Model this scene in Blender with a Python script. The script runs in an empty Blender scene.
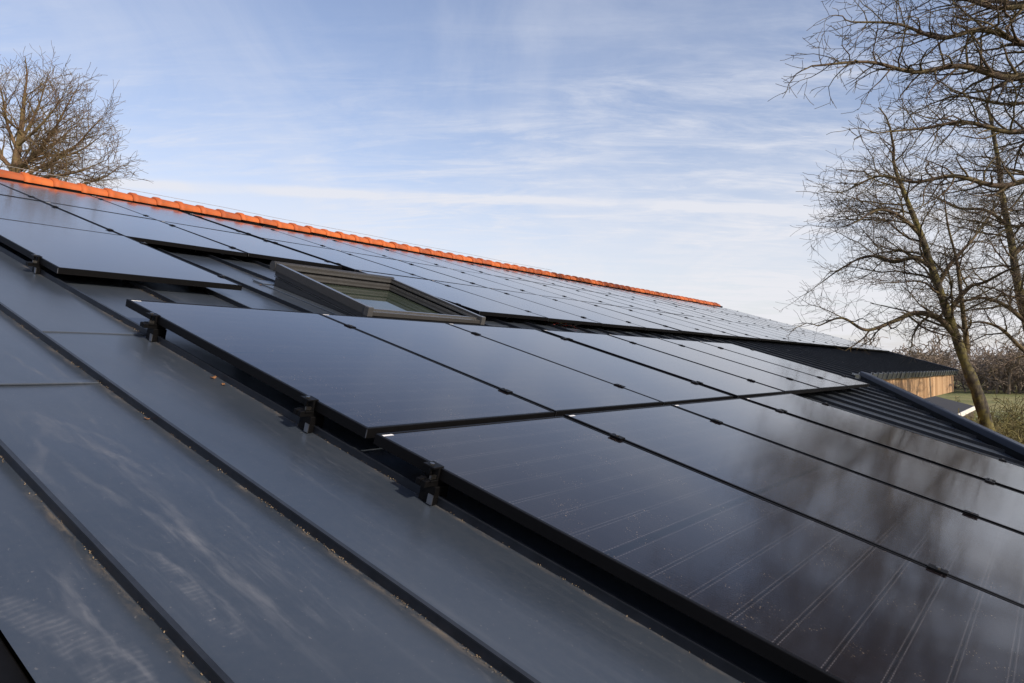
import bpy, math, random
import numpy as np
from mathutils import Vector, Matrix
R = math.radians
scene = bpy.context.scene
COL = scene.collection

# ------------------------------------------------------------------ camera
CAM = Vector((0.0, 0.0, 4.2))
cd = bpy.data.cameras.new('camera')
cd.sensor_width = 36.0
cd.lens = 717.44 * 36.0 / 1024.0
cd.clip_start = 0.05
cd.clip_end = 6000
cam = bpy.data.objects.new('camera', cd)
COL.objects.link(cam)
cam.location = CAM
cam.rotation_euler = (R(90 + 2.052), 0, 0)
scene.camera = cam

# ------------------------------------------------------------------ sun direction (towards the sun)
SUN = Vector((0.110, -0.109, 0.0732)).normalized()
SUN_EL = math.asin(SUN.z)
SUN_AZ = math.atan2(SUN.x, SUN.y)

# ------------------------------------------------------------------ node helpers
class NT:
    def __init__(s, tree):
        s.t = tree; s.n = tree.nodes; s.l = tree.links
    def new(s, typ, **kw):
        nd = s.n.new(typ)
        for k, v in kw.items(): setattr(nd, k, v)
        return nd
    def put(s, sock, v):
        if hasattr(v, 'links') or isinstance(v, bpy.types.NodeSocket): s.l.new(v, sock)
        else: sock.default_value = v
    def math(s, op, a, b=None, c=None, clamp=False):
        nd = s.new('ShaderNodeMath', operation=op); nd.use_clamp = clamp
        s.put(nd.inputs[0], a)
        if b is not None: s.put(nd.inputs[1], b)
        if c is not None: s.put(nd.inputs[2], c)
        return nd.outputs[0]
    def vmath(s, op, a, b=None):
        nd = s.new('ShaderNodeVectorMath', operation=op)
        s.put(nd.inputs[0], a)
        if b is not None: s.put(nd.inputs[1], b)
        return nd.outputs['Value'] if op in ('DOT_PRODUCT', 'LENGTH', 'DISTANCE') else nd.outputs['Vector']
    def noise(s, vec, scale, detail=4, rough=0.55, dist=0.0, out='Fac'):
        nd = s.new('ShaderNodeTexNoise')
        if vec is not None: s.l.new(vec, nd.inputs['Vector'])
        nd.inputs['Scale'].default_value = scale
        nd.inputs['Detail'].default_value = detail
        nd.inputs['Roughness'].default_value = rough
        nd.inputs['Distortion'].default_value = dist
        return nd.outputs[0] if out == 'Fac' else nd.outputs['Color']
    def ramp(s, fac, stops):
        nd = s.new('ShaderNodeValToRGB'); s.put(nd.inputs[0], fac)
        el = nd.color_ramp.elements
        while len(el) < len(stops): el.new(0.5)
        for e, (p, c) in zip(el, stops):
            e.position = p
            e.color = (c, c, c, 1) if not hasattr(c, '__len__') else (c[0], c[1], c[2], 1)
        return nd.outputs['Color']
    def mix(s, f, a, b, blend='MIX'):
        nd = s.new('ShaderNodeMix', data_type='RGBA', blend_type=blend)
        s.put(nd.inputs[0], f)
        def c(v): return v if isinstance(v, bpy.types.NodeSocket) else (v[0], v[1], v[2], 1)
        s.put(nd.inputs[6], c(a)); s.put(nd.inputs[7], c(b))
        return nd.outputs[2]
    def sep(s, v):
        nd = s.new('ShaderNodeSeparateXYZ'); s.l.new(v, nd.inputs[0]); return nd.outputs
    def comb(s, x, y, z):
        nd = s.new('ShaderNodeCombineXYZ')
        for i, v in enumerate((x, y, z)): s.put(nd.inputs[i], v)
        return nd.outputs[0]
    def smooth(s, v, lo, hi):
        nd = s.new('ShaderNodeMapRange'); nd.interpolation_type = 'SMOOTHSTEP'
        s.put(nd.inputs['Value'], v)
        nd.inputs['From Min'].default_value = lo; nd.inputs['From Max'].default_value = hi
        return nd.outputs['Result']
    def mapping(s, vec, scale=(1, 1, 1), rot=(0, 0, 0), loc=(0, 0, 0)):
        nd = s.new('ShaderNodeMapping'); s.l.new(vec, nd.inputs[0])
        nd.inputs['Scale'].default_value = scale; nd.inputs['Rotation'].default_value = rot
        nd.inputs['Location'].default_value = loc
        return nd.outputs[0]

# ------------------------------------------------------------------ world: physical sky and thin cirrus
SKY_STRENGTH = 0.13
world = bpy.data.worlds.new('World'); scene.world = world
world.use_nodes = True
w = NT(world.node_tree); w.n.clear()
sky = w.new('ShaderNodeTexSky', sky_type='NISHITA')
sky.sun_disc = False
sky.sun_elevation = SUN_EL
sky.sun_rotation = SUN_AZ
sky.air_density = 1.0; sky.dust_density = 1.6; sky.ozone_density = 1.2
tc = w.new('ShaderNodeTexCoord')
d = tc.outputs['Generated']
x, y, z = w.sep(d)
zz = w.math('MAXIMUM', z, 0.0)
den = w.math('ADD', zz, 0.16)
cp = w.comb(w.math('DIVIDE', x, den), w.math('DIVIDE', y, den), 0.0)
# wisps combed across the view, fine fibres and broad veils
m1 = w.mapping(cp, scale=(1.3, 0.7, 1), rot=(0, 0, R(34)), loc=(0.35, 0.2, 0))
n1 = w.noise(m1, 1.1, 7, 0.6, 0.9)
m2 = w.mapping(cp, scale=(0.9, 3.4, 1), rot=(0, 0, R(58)), loc=(1.7, 3.1, 0))
n2 = w.noise(m2, 2.2, 8, 0.66, 0.7)
n3 = w.noise(w.mapping(cp, scale=(0.6, 0.9, 1), loc=(4.2, 1.3, 0)), 0.7, 3, 0.5, 0.2)
veil = w.smooth(n1, 0.38, 0.70)
fib = w.smooth(n2, 0.38, 0.76)
patch = w.smooth(n3, 0.36, 0.60)
n4 = w.noise(w.mapping(cp, scale=(1.6, 5.5, 1), rot=(0, 0, R(74)), loc=(0.7, 2.1, 0)), 2.6, 8, 0.7, 0.5)
fib = w.math('ADD', fib, w.math('MULTIPLY', w.smooth(n4, 0.46, 0.72), 0.45))
low = w.math('SUBTRACT', 1.0, w.smooth(w.math('ADD', z, w.math('MULTIPLY', w.math('SUBTRACT', n1, 0.5), 0.12)), 0.10, 0.34))
cl = w.math('ADD', w.math('ADD', 0.10, w.math('MULTIPLY', veil, 0.30)), w.math('MULTIPLY', w.math('MULTIPLY', fib, patch), 0.56))
cl = w.math('ADD', cl, w.math('MULTIPLY', low, 0.58))
# one long streak of high cloud lying along a great circle
def pix_dir(px, py):
    v = Vector(((px - 512) / 717.44, 1.0, -(py - 341.5) / 717.44)).normalized()
    return Matrix.Rotation(R(2.052), 3, 'X') @ v
ga, gb = pix_dir(200, 187), pix_dir(830, 212)
gn = ga.cross(gb).normalized()
if gn.z < 0: gn = -gn
off = w.vmath('DOT_PRODUCT', d, tuple(gn))
off = w.math('ADD', off, w.math('MULTIPLY', w.math('SUBTRACT', w.noise(m2, 1.1, 3, 0.5), 0.5), 0.014))
st = w.math('SUBTRACT', 1.0, w.smooth(w.math('ABSOLUTE', off), 0.0005, 0.009))
st = w.math('MULTIPLY', st, w.smooth(w.noise(w.mapping(cp, scale=(1.2, 0.6, 1)), 1.6, 4, 0.6), 0.22, 0.60))
cl = w.math('ADD', cl, w.math('MULTIPLY', st, 0.52))
cl = w.math('MINIMUM', w.math('MULTIPLY', cl, 0.92), 0.93)
cl = w.math('MULTIPLY', cl, w.math('SUBTRACT', 1.0, w.math('MULTIPLY', w.smooth(z, 0.47, 0.75), 0.80)))  # cloud thinned overhead, out of view, to cut fill and darken reflections
cloud_col = w.mix(w.smooth(z, 0.02, 0.55), (4.75, 4.75, 5.0), (4.2, 4.4, 4.95))
skyc = w.mix(1.0, sky.outputs[0], (1.06, 0.97, 1.03), 'MULTIPLY')
col = w.mix(cl, skyc, cloud_col)
bg = w.new('ShaderNodeBackground'); bg.inputs[1].default_value = SKY_STRENGTH
w.l.new(col, bg.inputs[0])
wo = w.new('ShaderNodeOutputWorld'); w.l.new(bg.outputs[0], wo.inputs[0])

# ------------------------------------------------------------------ sun lamp and exposure
sd = bpy.data.lights.new('sun', 'SUN'); sd.energy = 3.3; sd.angle = R(0.55); sd.color = (1.0, 0.88, 0.73)
so = bpy.data.objects.new('sun', sd); COL.objects.link(so)
so.rotation_euler = SUN.to_track_quat('Z', 'Y').to_euler()
so.location = (20, -30, 30)
scene.view_settings.view_transform = 'Standard'
scene.view_settings.look = 'None'
scene.view_settings.exposure = 0.45
scene.view_settings.gamma = 1.0
scene.view_settings.use_curve_mapping = False

# ------------------------------------------------------------------ object helpers
def tag(o, label=None, cat=None, group=None, kind=None):
    if label: o['label'] = label
    if cat: o['category'] = cat
    if group: o['group'] = group
    if kind: o['kind'] = kind
    return o
def empty(name, mat=None, parent=None):
    o = bpy.data.objects.new(name, None); COL.objects.link(o)
    o.empty_display_size = 0.1
    if parent: o.parent = parent
    if mat is not None: o.matrix_local = mat
    return o
class MB:
    """collects geometry for ONE mesh"""
    def __init__(s): s.v = []; s.f = []; s.m = []; s.cur = 0; s.sm = []
    def quad(s, *p, smooth=False):
        b = len(s.v); s.v += [tuple(q) for q in p]; s.f.append(tuple(range(b, b + len(p)))); s.m.append(s.cur); s.sm.append(smooth)
    def box(s, x0, x1, y0, y1, z0, z1, c=0.0):
        b = len(s.v)
        if c <= 0:
            s.v += [(x0,y0,z0),(x1,y0,z0),(x1,y1,z0),(x0,y1,z0),(x0,y0,z1),(x1,y0,z1),(x1,y1,z1),(x0,y1,z1)]
            F = [(0,3,2,1),(4,5,6,7),(0,1,5,4),(1,2,6,5),(2,3,7,6),(3,0,4,7)]
        else:   # chamfered top
            s.v += [(x0,y0,z0),(x1,y0,z0),(x1,y1,z0),(x0,y1,z0),(x0,y0,z1-c),(x1,y0,z1-c),(x1,y1,z1-c),(x0,y1,z1-c),
                    (x0+c,y0+c,z1),(x1-c,y0+c,z1),(x1-c,y1-c,z1),(x0+c,y1-c,z1)]
            F = [(0,3,2,1),(0,1,5,4),(1,2,6,5),(2,3,7,6),(3,0,4,7),(4,5,9,8),(5,6,10,9),(6,7,11,10),(7,4,8,11),(8,9,10,11)]
        for f in F: s.f.append(tuple(b + i for i in f)); s.m.append(s.cur); s.sm.append(False)
    def hexa(s, p):
        """8 corners: bottom 4 ccw, top 4 ccw"""
        b = len(s.v); s.v += [tuple(q) for q in p]
        for f in [(0,3,2,1),(4,5,6,7),(0,1,5,4),(1,2,6,5),(2,3,7,6),(3,0,4,7)]:
            s.f.append(tuple(b + i for i in f)); s.m.append(s.cur); s.sm.append(False)
    def cyl(s, c, r, z0, z1, n=10, axis='z'):
        b = len(s.v)
        for zz_ in (z0, z1):
            for i in range(n):
                a = 2 * math.pi * i / n
                s.v.append((c[0] + r * math.cos(a), c[1] + r * math.sin(a), zz_))
        for i in range(n):
            j = (i + 1) % n
            s.f.append((b+i, b+j, b+n+j, b+n+i)); s.m.append(s.cur); s.sm.append(n > 6)
        s.f.append(tuple(b + n + i for i in range(n))); s.m.append(s.cur); s.sm.append(False)
        s.f.append(tuple(b + i for i in reversed(range(n)))); s.m.append(s.cur); s.sm.append(False)
    def tube(s, pts, rad, n=8):
        pts = [Vector(p) for p in pts]; b = len(s.v)
        if not hasattr(rad, '__len__'): rad = [rad] * len(pts)
        for i, p in enumerate(pts):
            t = (pts[min(i+1, len(pts)-1)] - pts[max(i-1, 0)]).normalized()
            a = t.orthogonal().normalized() if i == 0 else (a - t * a.dot(t)).normalized()
            c = t.cross(a)
            for k in range(n):
                g = 2 * math.pi * k / n
                s.v.append(tuple(p + (a * math.cos(g) + c * math.sin(g)) * rad[i]))
        for i in range(len(pts) - 1):
            for k in range(n):
                j = (k + 1) % n
                s.f.append((b+i*n+k, b+i*n+j, b+(i+1)*n+j, b+(i+1)*n+k)); s.m.append(s.cur); s.sm.append(True)
        s.f.append(tuple(b + k for k in reversed(range(n)))); s.m.append(s.cur); s.sm.append(False)
        e = b + (len(pts) - 1) * n
        s.f.append(tuple(e + k for k in range(n))); s.m.append(s.cur); s.sm.append(False)
    def mesh(s, name, mats):
        me = bpy.data.meshes.new(name); me.from_pydata(s.v, [], s.f)
        if not isinstance(mats, (list, tuple)): mats = [mats]
        for m in mats: me.materials.append(m)
        me.polygons.foreach_set('material_index', s.m)
        me.polygons.foreach_set('use_smooth', s.sm)
        me.update(); return me
    def build(s, name, mats, parent=None, mat=None):
        o = bpy.data.objects.new(name, s.mesh(name, mats)); COL.objects.link(o)
        if parent: o.parent = parent
        if mat is not None: o.matrix_local = mat
        return o
def copy_tree(o, parent=None):
    c = o.copy(); COL.objects.link(c)
    if parent: c.parent = parent
    for ch in list(o.children): copy_tree(ch, c)
    return c

# ------------------------------------------------------------------ the roof frame: U along the ridge, V up the slope, W off the slope
uax = Vector((0.60545, 0.79588, 0.0)).normalized()
nax = Vector((0.23363, -0.17773, 0.95594)).normalized()
vax = nax.cross(uax).normalized()
ORG = CAM - nax * 0.734                         # panel plane of the lower field
MR = Matrix((( uax.x, vax.x, nax.x, ORG.x), (uax.y, vax.y, nax.y, ORG.y), (uax.z, vax.z, nax.z, ORG.z), (0, 0, 0, 1)))
def RT(U, V, W=0.0): return MR @ Matrix.Translation((U, V, W))
def P(U, V, W=0.0): return MR @ Vector((U, V, W))
SHEET = -0.120
SEAM0, SEAMP = 1.632, 0.475
U_LEFT, U_END, V_RIDGE, V_EAVE = 0.46, 26.7, 10.33, 2.40
def v_bar(U): return (U - 7.56) * 0.5530        # the oblique eave of the near part
def v_low(U): return max(min(v_bar(U), V_EAVE), -3.2)

# ------------------------------------------------------------------ materials
def newmat(name):
    m = bpy.data.materials.new(name); m.use_nodes = True
    t = NT(m.node_tree); b = m.node_tree.nodes['Principled BSDF']
    return m, t, b
def simple(name, col, rough=0.5, metal=0.0, var=0.15, scale=8.0, bump=0.0, spec=0.5):
    m, t, b = newmat(name)
    oc = t.new('ShaderNodeTexCoord').outputs['Object']
    n = t.noise(oc, scale, 5, 0.6)
    k = t.ramp(n, [(0.25, 1 - var), (0.75, 1 + var)])
    t.l.new(t.mix(1.0, k, col, 'MULTIPLY'), b.inputs['Base Color'])
    b.inputs['Metallic'].default_value = metal
    b.inputs['Specular IOR Level'].default_value = spec
    t.put(b.inputs['Roughness'], t.math('ADD', rough - 0.06, t.math('MULTIPLY', t.noise(oc, scale * 2.3, 4), 0.12)))
    if bump:
        bp = t.new('ShaderNodeBump'); bp.inputs['Strength'].default_value = bump; bp.inputs['Distance'].default_value = 0.01
        t.l.new(n, bp.inputs['Height']); t.l.new(bp.outputs[0], b.inputs['Normal'])
    return m
M_black = simple('black anodised aluminium', (0.0035, 0.0035, 0.004), 0.5, 0.0, 0.2, 30, spec=0.12)
M_blackrub = simple('black rubber and foil', (0.004, 0.004, 0.0045), 0.6, 0, 0.3, 20, spec=0.12)
M_silver = simple('bare aluminium', (0.36, 0.36, 0.37), 0.35, 1.0, 0.15, 40)
M_steel = simple('stainless bolt', (0.25, 0.24, 0.23), 0.35, 1.0, 0.25, 60)
M_white = simple('white sticker', (0.78, 0.78, 0.76), 0.5, 0, 0.05, 60)
M_trim = simple('dark blue black coated trim', (0.005, 0.010, 0.024), 0.36, 0.0, 0.2, 6, spec=0.28)
M_seam = simple('seam metal with painted shade', (0.018, 0.021, 0.027), 0.40, 0.0, 0.35, 14, spec=0.35)  # same metal as the sheet, darkened to paint shade onto the seams
M_red = simple('red cable', (0.30, 0.02, 0.012), 0.45)
M_yel = simple('yellow green cable', (0.32, 0.30, 0.02), 0.45)
M_frame = simple('grey brown painted window metal', (0.070, 0.070, 0.070), 0.20, 0.0, 0.15, 9, spec=0.9)
M_framed = simple('dark grey window cladding', (0.038, 0.037, 0.036), 0.45, 0.0, 0.15, 9)
M_inner = simple('grey green inner window lining', (0.16, 0.16, 0.13), 0.6, 0, 0.1, 6)  # plain grey green colour of the shaft lining

# coated standing seam sheet: blue grey, chalky scuffs, boot prints, dust
m, t, b = newmat('blue grey coated standing seam sheet'); M_sheet = m
oc = t.new('ShaderNodeTexCoord').outputs['Object']
ox, oy, oz = t.sep(oc)
big = t.noise(oc, 0.9, 4, 0.6); fine = t.noise(oc, 55, 3, 0.6)
base = t.mix(t.smooth(big, 0.3, 0.7), (0.030, 0.040, 0.055), (0.042, 0.052, 0.066))
# scuffs dragged across the sheet
def scuff(rot, sc, lo, hi, seed):
    nn = t.noise(t.mapping(oc, scale=sc, rot=(0, 0, R(rot)), loc=(seed, seed * 0.7, 0)), 1.0, 7, 0.68, 0.6)
    return t.smooth(nn, lo, hi)
area = t.smooth(t.noise(t.mapping(oc, loc=(3.3, 1.2, 0)), 2.2, 3, 0.5), 0.42, 0.68)
s1 = t.math('MULTIPLY', scuff(12, (34, 4, 1), 0.50, 0.78, 2.0), area)
s2 = t.math('MULTIPLY', scuff(-22, (60, 5, 1), 0.56, 0.80, 7.0), area)
s3 = scuff(5, (16, 1.5, 1), 0.58, 0.80, 11.0)
sc_all = t.math('ADD', t.math('MULTIPLY', s1, 0.55), t.math('ADD', t.math('MULTIPLY', s2, 0.5), t.math('MULTIPLY', s3, 0.35)))
# boot prints: a banana shaped patch cut by ridge lines
def boot(cx, cy, rot, ln, wd, bend, amp):
    q = t.mapping(oc, loc=(-cx, -cy, 0)); q = t.mapping(q, rot=(0, 0, R(rot)))
    qx, qy, _ = t.sep(q)
    qx = t.math('ADD', qx, t.math('MULTIPLY', t.math('MULTIPLY', qy, qy), bend))
    e = t.math('ADD', t.math('POWER', t.math('ABSOLUTE', t.math('DIVIDE', qx, wd)), 2.0), t.math('POWER', t.math('ABSOLUTE', t.math('DIVIDE', qy, ln)), 2.6))
    mask = t.math('SUBTRACT', 1.0, t.smooth(e, 0.35, 1.0))
    wob = t.math('MULTIPLY', t.noise(oc, 16, 4), 0.02)
    st_ = t.math('SINE', t.math('MULTIPLY', t.math('ADD', qy, wob), 2 * math.pi / 0.0155))
    st_ = t.smooth(st_, -0.4, 1.0)
    br = t.smooth(t.noise(oc, 15, 5, 0.65), 0.32, 0.70)
    dust = t.math('ADD', t.math('MULTIPLY', st_, 0.55), 0.45)
    return t.math('MULTIPLY', t.math('MULTIPLY', mask, dust), t.math('MULTIPLY', br, amp))
BOOTS = [(0.535, 1.20, -14, 0.26, 0.045, 0.9, 0.62), (0.788, 1.245, 2, 0.15, 0.024, 0.6, 0.62), (0.78, 1.08, -10, 0.05, 0.028, 0.3, 0.6),
         (0.93, 1.95, -22, 0.20, 0.018, 1.0, 0.5), (0.60, 1.08, 0, 0.10, 0.028, 0.5, 0.45), (0.70, 1.85, 18, 0.22, 0.026, -0.8, 0.35), (0.86, 2.2, -8, 0.16, 0.03, 0.8, 0.35)]
def drag(cx, cy, rot, ln, wd, bend, amp):
    q = t.mapping(t.mapping(oc, loc=(-cx, -cy, 0)), rot=(0, 0, R(rot)))
    qx, qy, _ = t.sep(q)
    wv = t.math('MULTIPLY', t.math('SUBTRACT', t.noise(t.mapping(oc, scale=(1, 1, 1), loc=(cx, cy, 0)), 3.2, 4, 0.6), 0.5), 0.11)
    qx = t.math('ADD', t.math('ADD', qx, wv), t.math('MULTIPLY', t.math('MULTIPLY', qy, qy), bend))
    ax = t.math('SUBTRACT', 1.0, t.smooth(t.math('ABSOLUTE', qx), wd * 0.1, wd))
    ay = t.math('SUBTRACT', 1.0, t.smooth(t.math('ABSOLUTE', qy), ln * 0.45, ln))
    br = t.smooth(t.noise(t.mapping(oc, scale=(30, 5, 1)), 1.0, 6, 0.7), 0.34, 0.66)
    return t.math('MULTIPLY', t.math('MULTIPLY', ax, ay), t.math('MULTIPLY', br, amp))
for dg in [(0.90, 1.50, 2, 0.75, 0.030, 0.03, 0.62), (0.84, 1.62, -10, 0.45, 0.020, -0.1, 0.45), (0.80, 1.25, -6, 0.30, 0.014, 0.2, 0.5), (0.605, 1.12, 2, 0.28, 0.010, 0.2, 0.6),
           (0.585, 1.20, 10, 0.30, 0.022, 0.2, 0.35), (0.96, 2.05, -16, 0.35, 0.016, 0.3, 0.4), (0.77, 2.0, 14, 0.4, 0.022, -0.2, 0.3), (1.05, 1.5, 6, 0.3, 0.010, 0.3, 0.35), (0.98, 2.9, -12, 0.4, 0.012, 0.5, 0.4)]:
    sc_all = t.math('ADD', sc_all, drag(*dg))
for bt in BOOTS: sc_all = t.math('ADD', sc_all, boot(*bt))
sc_all = t.math('MINIMUM', sc_all, 1.0)
speck = t.smooth(t.noise(oc, 120, 2, 0.5), 0.70, 0.76)
base = t.mix(t.math('MULTIPLY', sc_all, 0.36), base, (0.27, 0.275, 0.285))
sf = t.math('FRACT', t.math('DIVIDE', t.math('SUBTRACT', ox, SEAM0 - 0.006), SEAMP))
silt = t.math('MULTIPLY', t.smooth(sf, 0.945, 1.0), t.smooth(t.noise(t.mapping(oc, scale=(1, 0.35, 1)), 24, 5, 0.7), 0.42, 0.66))
silt = t.math('MULTIPLY', silt, t.smooth(t.noise(oc, 2.6, 2), 0.36, 0.60))
base = t.mix(t.math('MULTIPLY', silt, 0.55), base, (0.25, 0.205, 0.15))
run = t.smooth(t.noise(t.mapping(oc, scale=(26, 0.7, 1)), 1.0, 4, 0.6), 0.52, 0.80)
base = t.mix(t.math('MULTIPLY', run, 0.10), base, (0.14, 0.15, 0.165))
base = t.mix(t.math('MULTIPLY', speck, 0.35), base, (0.24, 0.23, 0.22))
base = t.mix(t.math('MULTIPLY', t.smooth(fine, 0.35, 0.7), 0.04), base, (0.16, 0.155, 0.15))
t.l.new(base, b.inputs['Base Color'])
rg = t.math('ADD', 0.25, t.math('MULTIPLY', big, 0.10)); rg = t.math('ADD', rg, t.math('MULTIPLY', sc_all, 0.22))
t.l.new(rg, b.inputs['Roughness']); b.inputs['Specular IOR Level'].default_value = 0.85
bp = t.new('ShaderNodeBump'); bp.inputs['Strength'].default_value = 0.55; bp.inputs['Distance'].default_value = 0.02
t.l.new(t.noise(t.mapping(oc, scale=(2.2, 0.8, 1)), 1.6, 2, 0.4), bp.inputs['Height'])
bp2 = t.new('ShaderNodeBump'); bp2.inputs['Strength'].default_value = 0.05; bp2.inputs['Distance'].default_value = 0.001
t.l.new(fine, bp2.inputs['Height']); t.l.new(bp.outputs[0], bp2.inputs['Normal']); t.l.new(bp2.outputs[0], b.inputs['Normal'])

# solar glass: black cells behind textured glass, hair-thin busbars, dust
PW, PL = 1.122, 1.806
m, t, b = newmat('black solar cells under glass'); M_cell = m
oc = t.new('ShaderNodeTexCoord').outputs['Object']
ox, oy, oz = t.sep(oc)
inf = t.new('ShaderNodeObjectInfo')
rnd = inf.outputs['Random']
row = 0.1065
yy = t.math('SUBTRACT', t.math('ABSOLUTE', oy), 0.012)                # both halves, counted from the mid gap
fr = t.math('FRACT', t.math('DIVIDE', yy, row))
dr = t.math('MULTIPLY', t.math('MINIMUM', fr, t.math('SUBTRACT', 1.0, fr)), row)   # distance to a cell border, metres
pad = t.math('MULTIPLY', t.smooth(dr, 0.0040, 0.0050), t.math('SUBTRACT', 1.0, t.smooth(dr, 0.0065, 0.0085)))
gap = t.math('SUBTRACT', 1.0, t.smooth(dr, 0.0005, 0.0022))
mid = t.math('SUBTRACT', 1.0, t.smooth(t.math('ABSOLUTE', oy), 0.009, 0.014))
fx = t.math('FRACT', t.math('DIVIDE', t.math('ADD', ox, 5.0), 0.0152))            # busbars, along the panel's length
bus = t.math('SUBTRACT', 1.0, t.smooth(t.math('ABSOLUTE', t.math('SUBTRACT', fx, 0.5)), 0.035, 0.085))
tick = t.math('SUBTRACT', 1.0, t.smooth(t.math('ABSOLUTE', t.math('SUBTRACT', fx, 0.5)), 0.16, 0.30))
fc = t.math('FRACT', t.math('DIVIDE', t.math('ADD', ox, 5.0 + 0.0), 0.182))
dc = t.math('MULTIPLY', t.math('MINIMUM', fc, t.math('SUBTRACT', 1.0, fc)), 0.182)
cgap = t.math('SUBTRACT', 1.0, t.smooth(dc, 0.0006, 0.0020))
tone = t.noise(t.comb(t.math('FLOOR', t.math('DIVIDE', ox, 0.182)), t.math('FLOOR', t.math('DIVIDE', oy, row)), rnd), 7.3, 1)
base = t.mix(tone, (0.0045, 0.0034, 0.0042), (0.0085, 0.0064, 0.0074))
base = t.mix(t.math('MULTIPLY', bus, 0.6), base, (0.030, 0.025, 0.026))
padv = t.math('MULTIPLY', pad, t.math('ADD', 0.35, t.math('MULTIPLY', tick, 0.65)))
padv = t.math('MULTIPLY', padv, t.math('ADD', 0.62, t.math('MULTIPLY', t.smooth(t.noise(oc, 5, 3), 0.35, 0.65), 0.38)))
base = t.mix(t.math('MULTIPLY', padv, 0.60), base, (0.105, 0.098, 0.10))
base = t.mix(t.math('MAXIMUM', t.math('MAXIMUM', gap, cgap), mid), base, (0.0008, 0.0008, 0.001))
dust = t.noise(oc, 3.0, 5, 0.6)
base = t.mix(t.math('MULTIPLY', t.smooth(dust, 0.35, 0.8), 0.018), base, (0.22, 0.19, 0.17))
dots = t.math('MULTIPLY', t.smooth(t.noise(oc, 210, 1, 0.4), 0.715, 0.75), t.smooth(t.noise(oc, 7, 2), 0.50, 0.62))
base = t.mix(dots, base, (0.24, 0.18, 0.11))
t.l.new(base, b.inputs['Base Color'])
b.inputs['IOR'].default_value = 1.40
b.inputs['Specular IOR Level'].default_value = 0.5
t.l.new(t.math('ADD', 0.085, t.math('MULTIPLY', dust, 0.05)), b.inputs['Roughness'])
b.inputs['Specular Tint'].default_value = (0.75, 0.82, 1.0, 1)
b.inputs['Coat Weight'].default_value = 0.18
b.inputs['Coat Roughness'].default_value = 0.06
b.inputs['Coat IOR'].default_value = 1.52
bp = t.new('ShaderNodeBump'); bp.inputs['Strength'].default_value = 0.05; bp.inputs['Distance'].default_value = 0.003
t.l.new(t.noise(oc, 14, 2, 0.5), bp.inputs['Height']); t.l.new(bp.outputs[0], b.inputs['Normal'])

# fired clay
m, t, b = newmat('orange fired clay'); M_clay = m
oc = t.new('ShaderNodeTexCoord').outputs['Object']; inf = t.new('ShaderNodeObjectInfo')
k = t.mix(t.noise(oc, 5, 5, 0.6), (0.40, 0.082, 0.016), (0.60, 0.150, 0.026))
k = t.mix(t.math('MULTIPLY', inf.outputs['Random'], 0.95), k, (0.30, 0.066, 0.018))
k = t.mix(t.math('MULTIPLY', t.smooth(t.noise(oc, 17, 5, 0.7), 0.52, 0.70), 0.55), k, (0.17, 0.10, 0.055))
t.l.new(k, b.inputs['Base Color']); b.inputs['Roughness'].default_value = 0.72

# larch boards
m, t, b = newmat('new larch boards'); M_wood = m
oc = t.new('ShaderNodeTexCoord').outputs['Object']; ox, oy, oz = t.sep(oc)
bw = 0.14
bi = t.math('FLOOR', t.math('DIVIDE', ox, bw))
wn = t.new('ShaderNodeTexWhiteNoise', noise_dimensions='1D'); t.l.new(bi, wn.inputs['W'])
fx = t.math('FRACT', t.math('DIVIDE', ox, bw))
grv = t.math('SUBTRACT', 1.0, t.smooth(t.math('MINIMUM', fx, t.math('SUBTRACT', 1.0, fx)), 0.02, 0.07))
gr = t.noise(t.mapping(t.comb(ox, bi, oz), scale=(40, 3, 2.2)), 1.0, 5, 0.6, 0.8)
k = t.mix(wn.outputs['Value'], (0.30, 0.175, 0.08), (0.64, 0.44, 0.25))
k = t.mix(t.math('MULTIPLY', t.smooth(gr, 0.38, 0.70), 0.75), k, (0.30, 0.15, 0.06))
k = t.mix(t.math('MULTIPLY', t.smooth(t.noise(oc, 9, 1), 0.70, 0.74), 0.7), k, (0.16, 0.07, 0.03))
k = t.mix(grv, k, (0.06, 0.03, 0.015))
t.l.new(k, b.inputs['Base Color']); b.inputs['Roughness'].default_value = 0.62

# bark and twigs
def bark(name, c0, c1, moss, amt):
    m, t, b = newmat(name)
    oc = t.new('ShaderNodeTexCoord').outputs['Object']
    n = t.noise(t.mapping(oc, scale=(1, 1, 0.35)), 9, 6, 0.65)
    k = t.mix(t.smooth(n, 0.35, 0.7), c0, c1)
    k = t.mix(t.math('MULTIPLY', t.smooth(t.noise(oc, 2.3, 5, 0.65), 0.44, 0.60), amt), k, moss)
    t.l.new(k, b.inputs['Base Color']); b.inputs['Roughness'].default_value = 0.85
    bp = t.new('ShaderNodeBump'); bp.inputs['Strength'].default_value = 0.7; bp.inputs['Distance'].default_value = 0.03
    t.l.new(n, bp.inputs['Height']); t.l.new(bp.outputs[0], b.inputs['Normal'])
    return m
M_bark = bark('mossy grey bark', (0.014, 0.011, 0.009), (0.085, 0.07, 0.05), (0.17, 0.145, 0.03), 0.65)
M_twig = bark('brown twigs', (0.040, 0.027, 0.019), (0.125, 0.084, 0.052), (0.13, 0.108, 0.035), 0.5)
M_twigG = bark('golden twigs', (0.085, 0.052, 0.030), (0.18, 0.115, 0.064), (0.16, 0.132, 0.042), 0.5)
M_shrub = bark('yellow green shrub twigs', (0.05, 0.042, 0.018), (0.19, 0.155, 0.06), (0.16, 0.15, 0.035), 0.55)
M_forest = bark('far brown wood', (0.16, 0.125, 0.098), (0.25, 0.195, 0.155), (0.16, 0.135, 0.10), 0.5)  # distance haze put into the colour as paler bark

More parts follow.
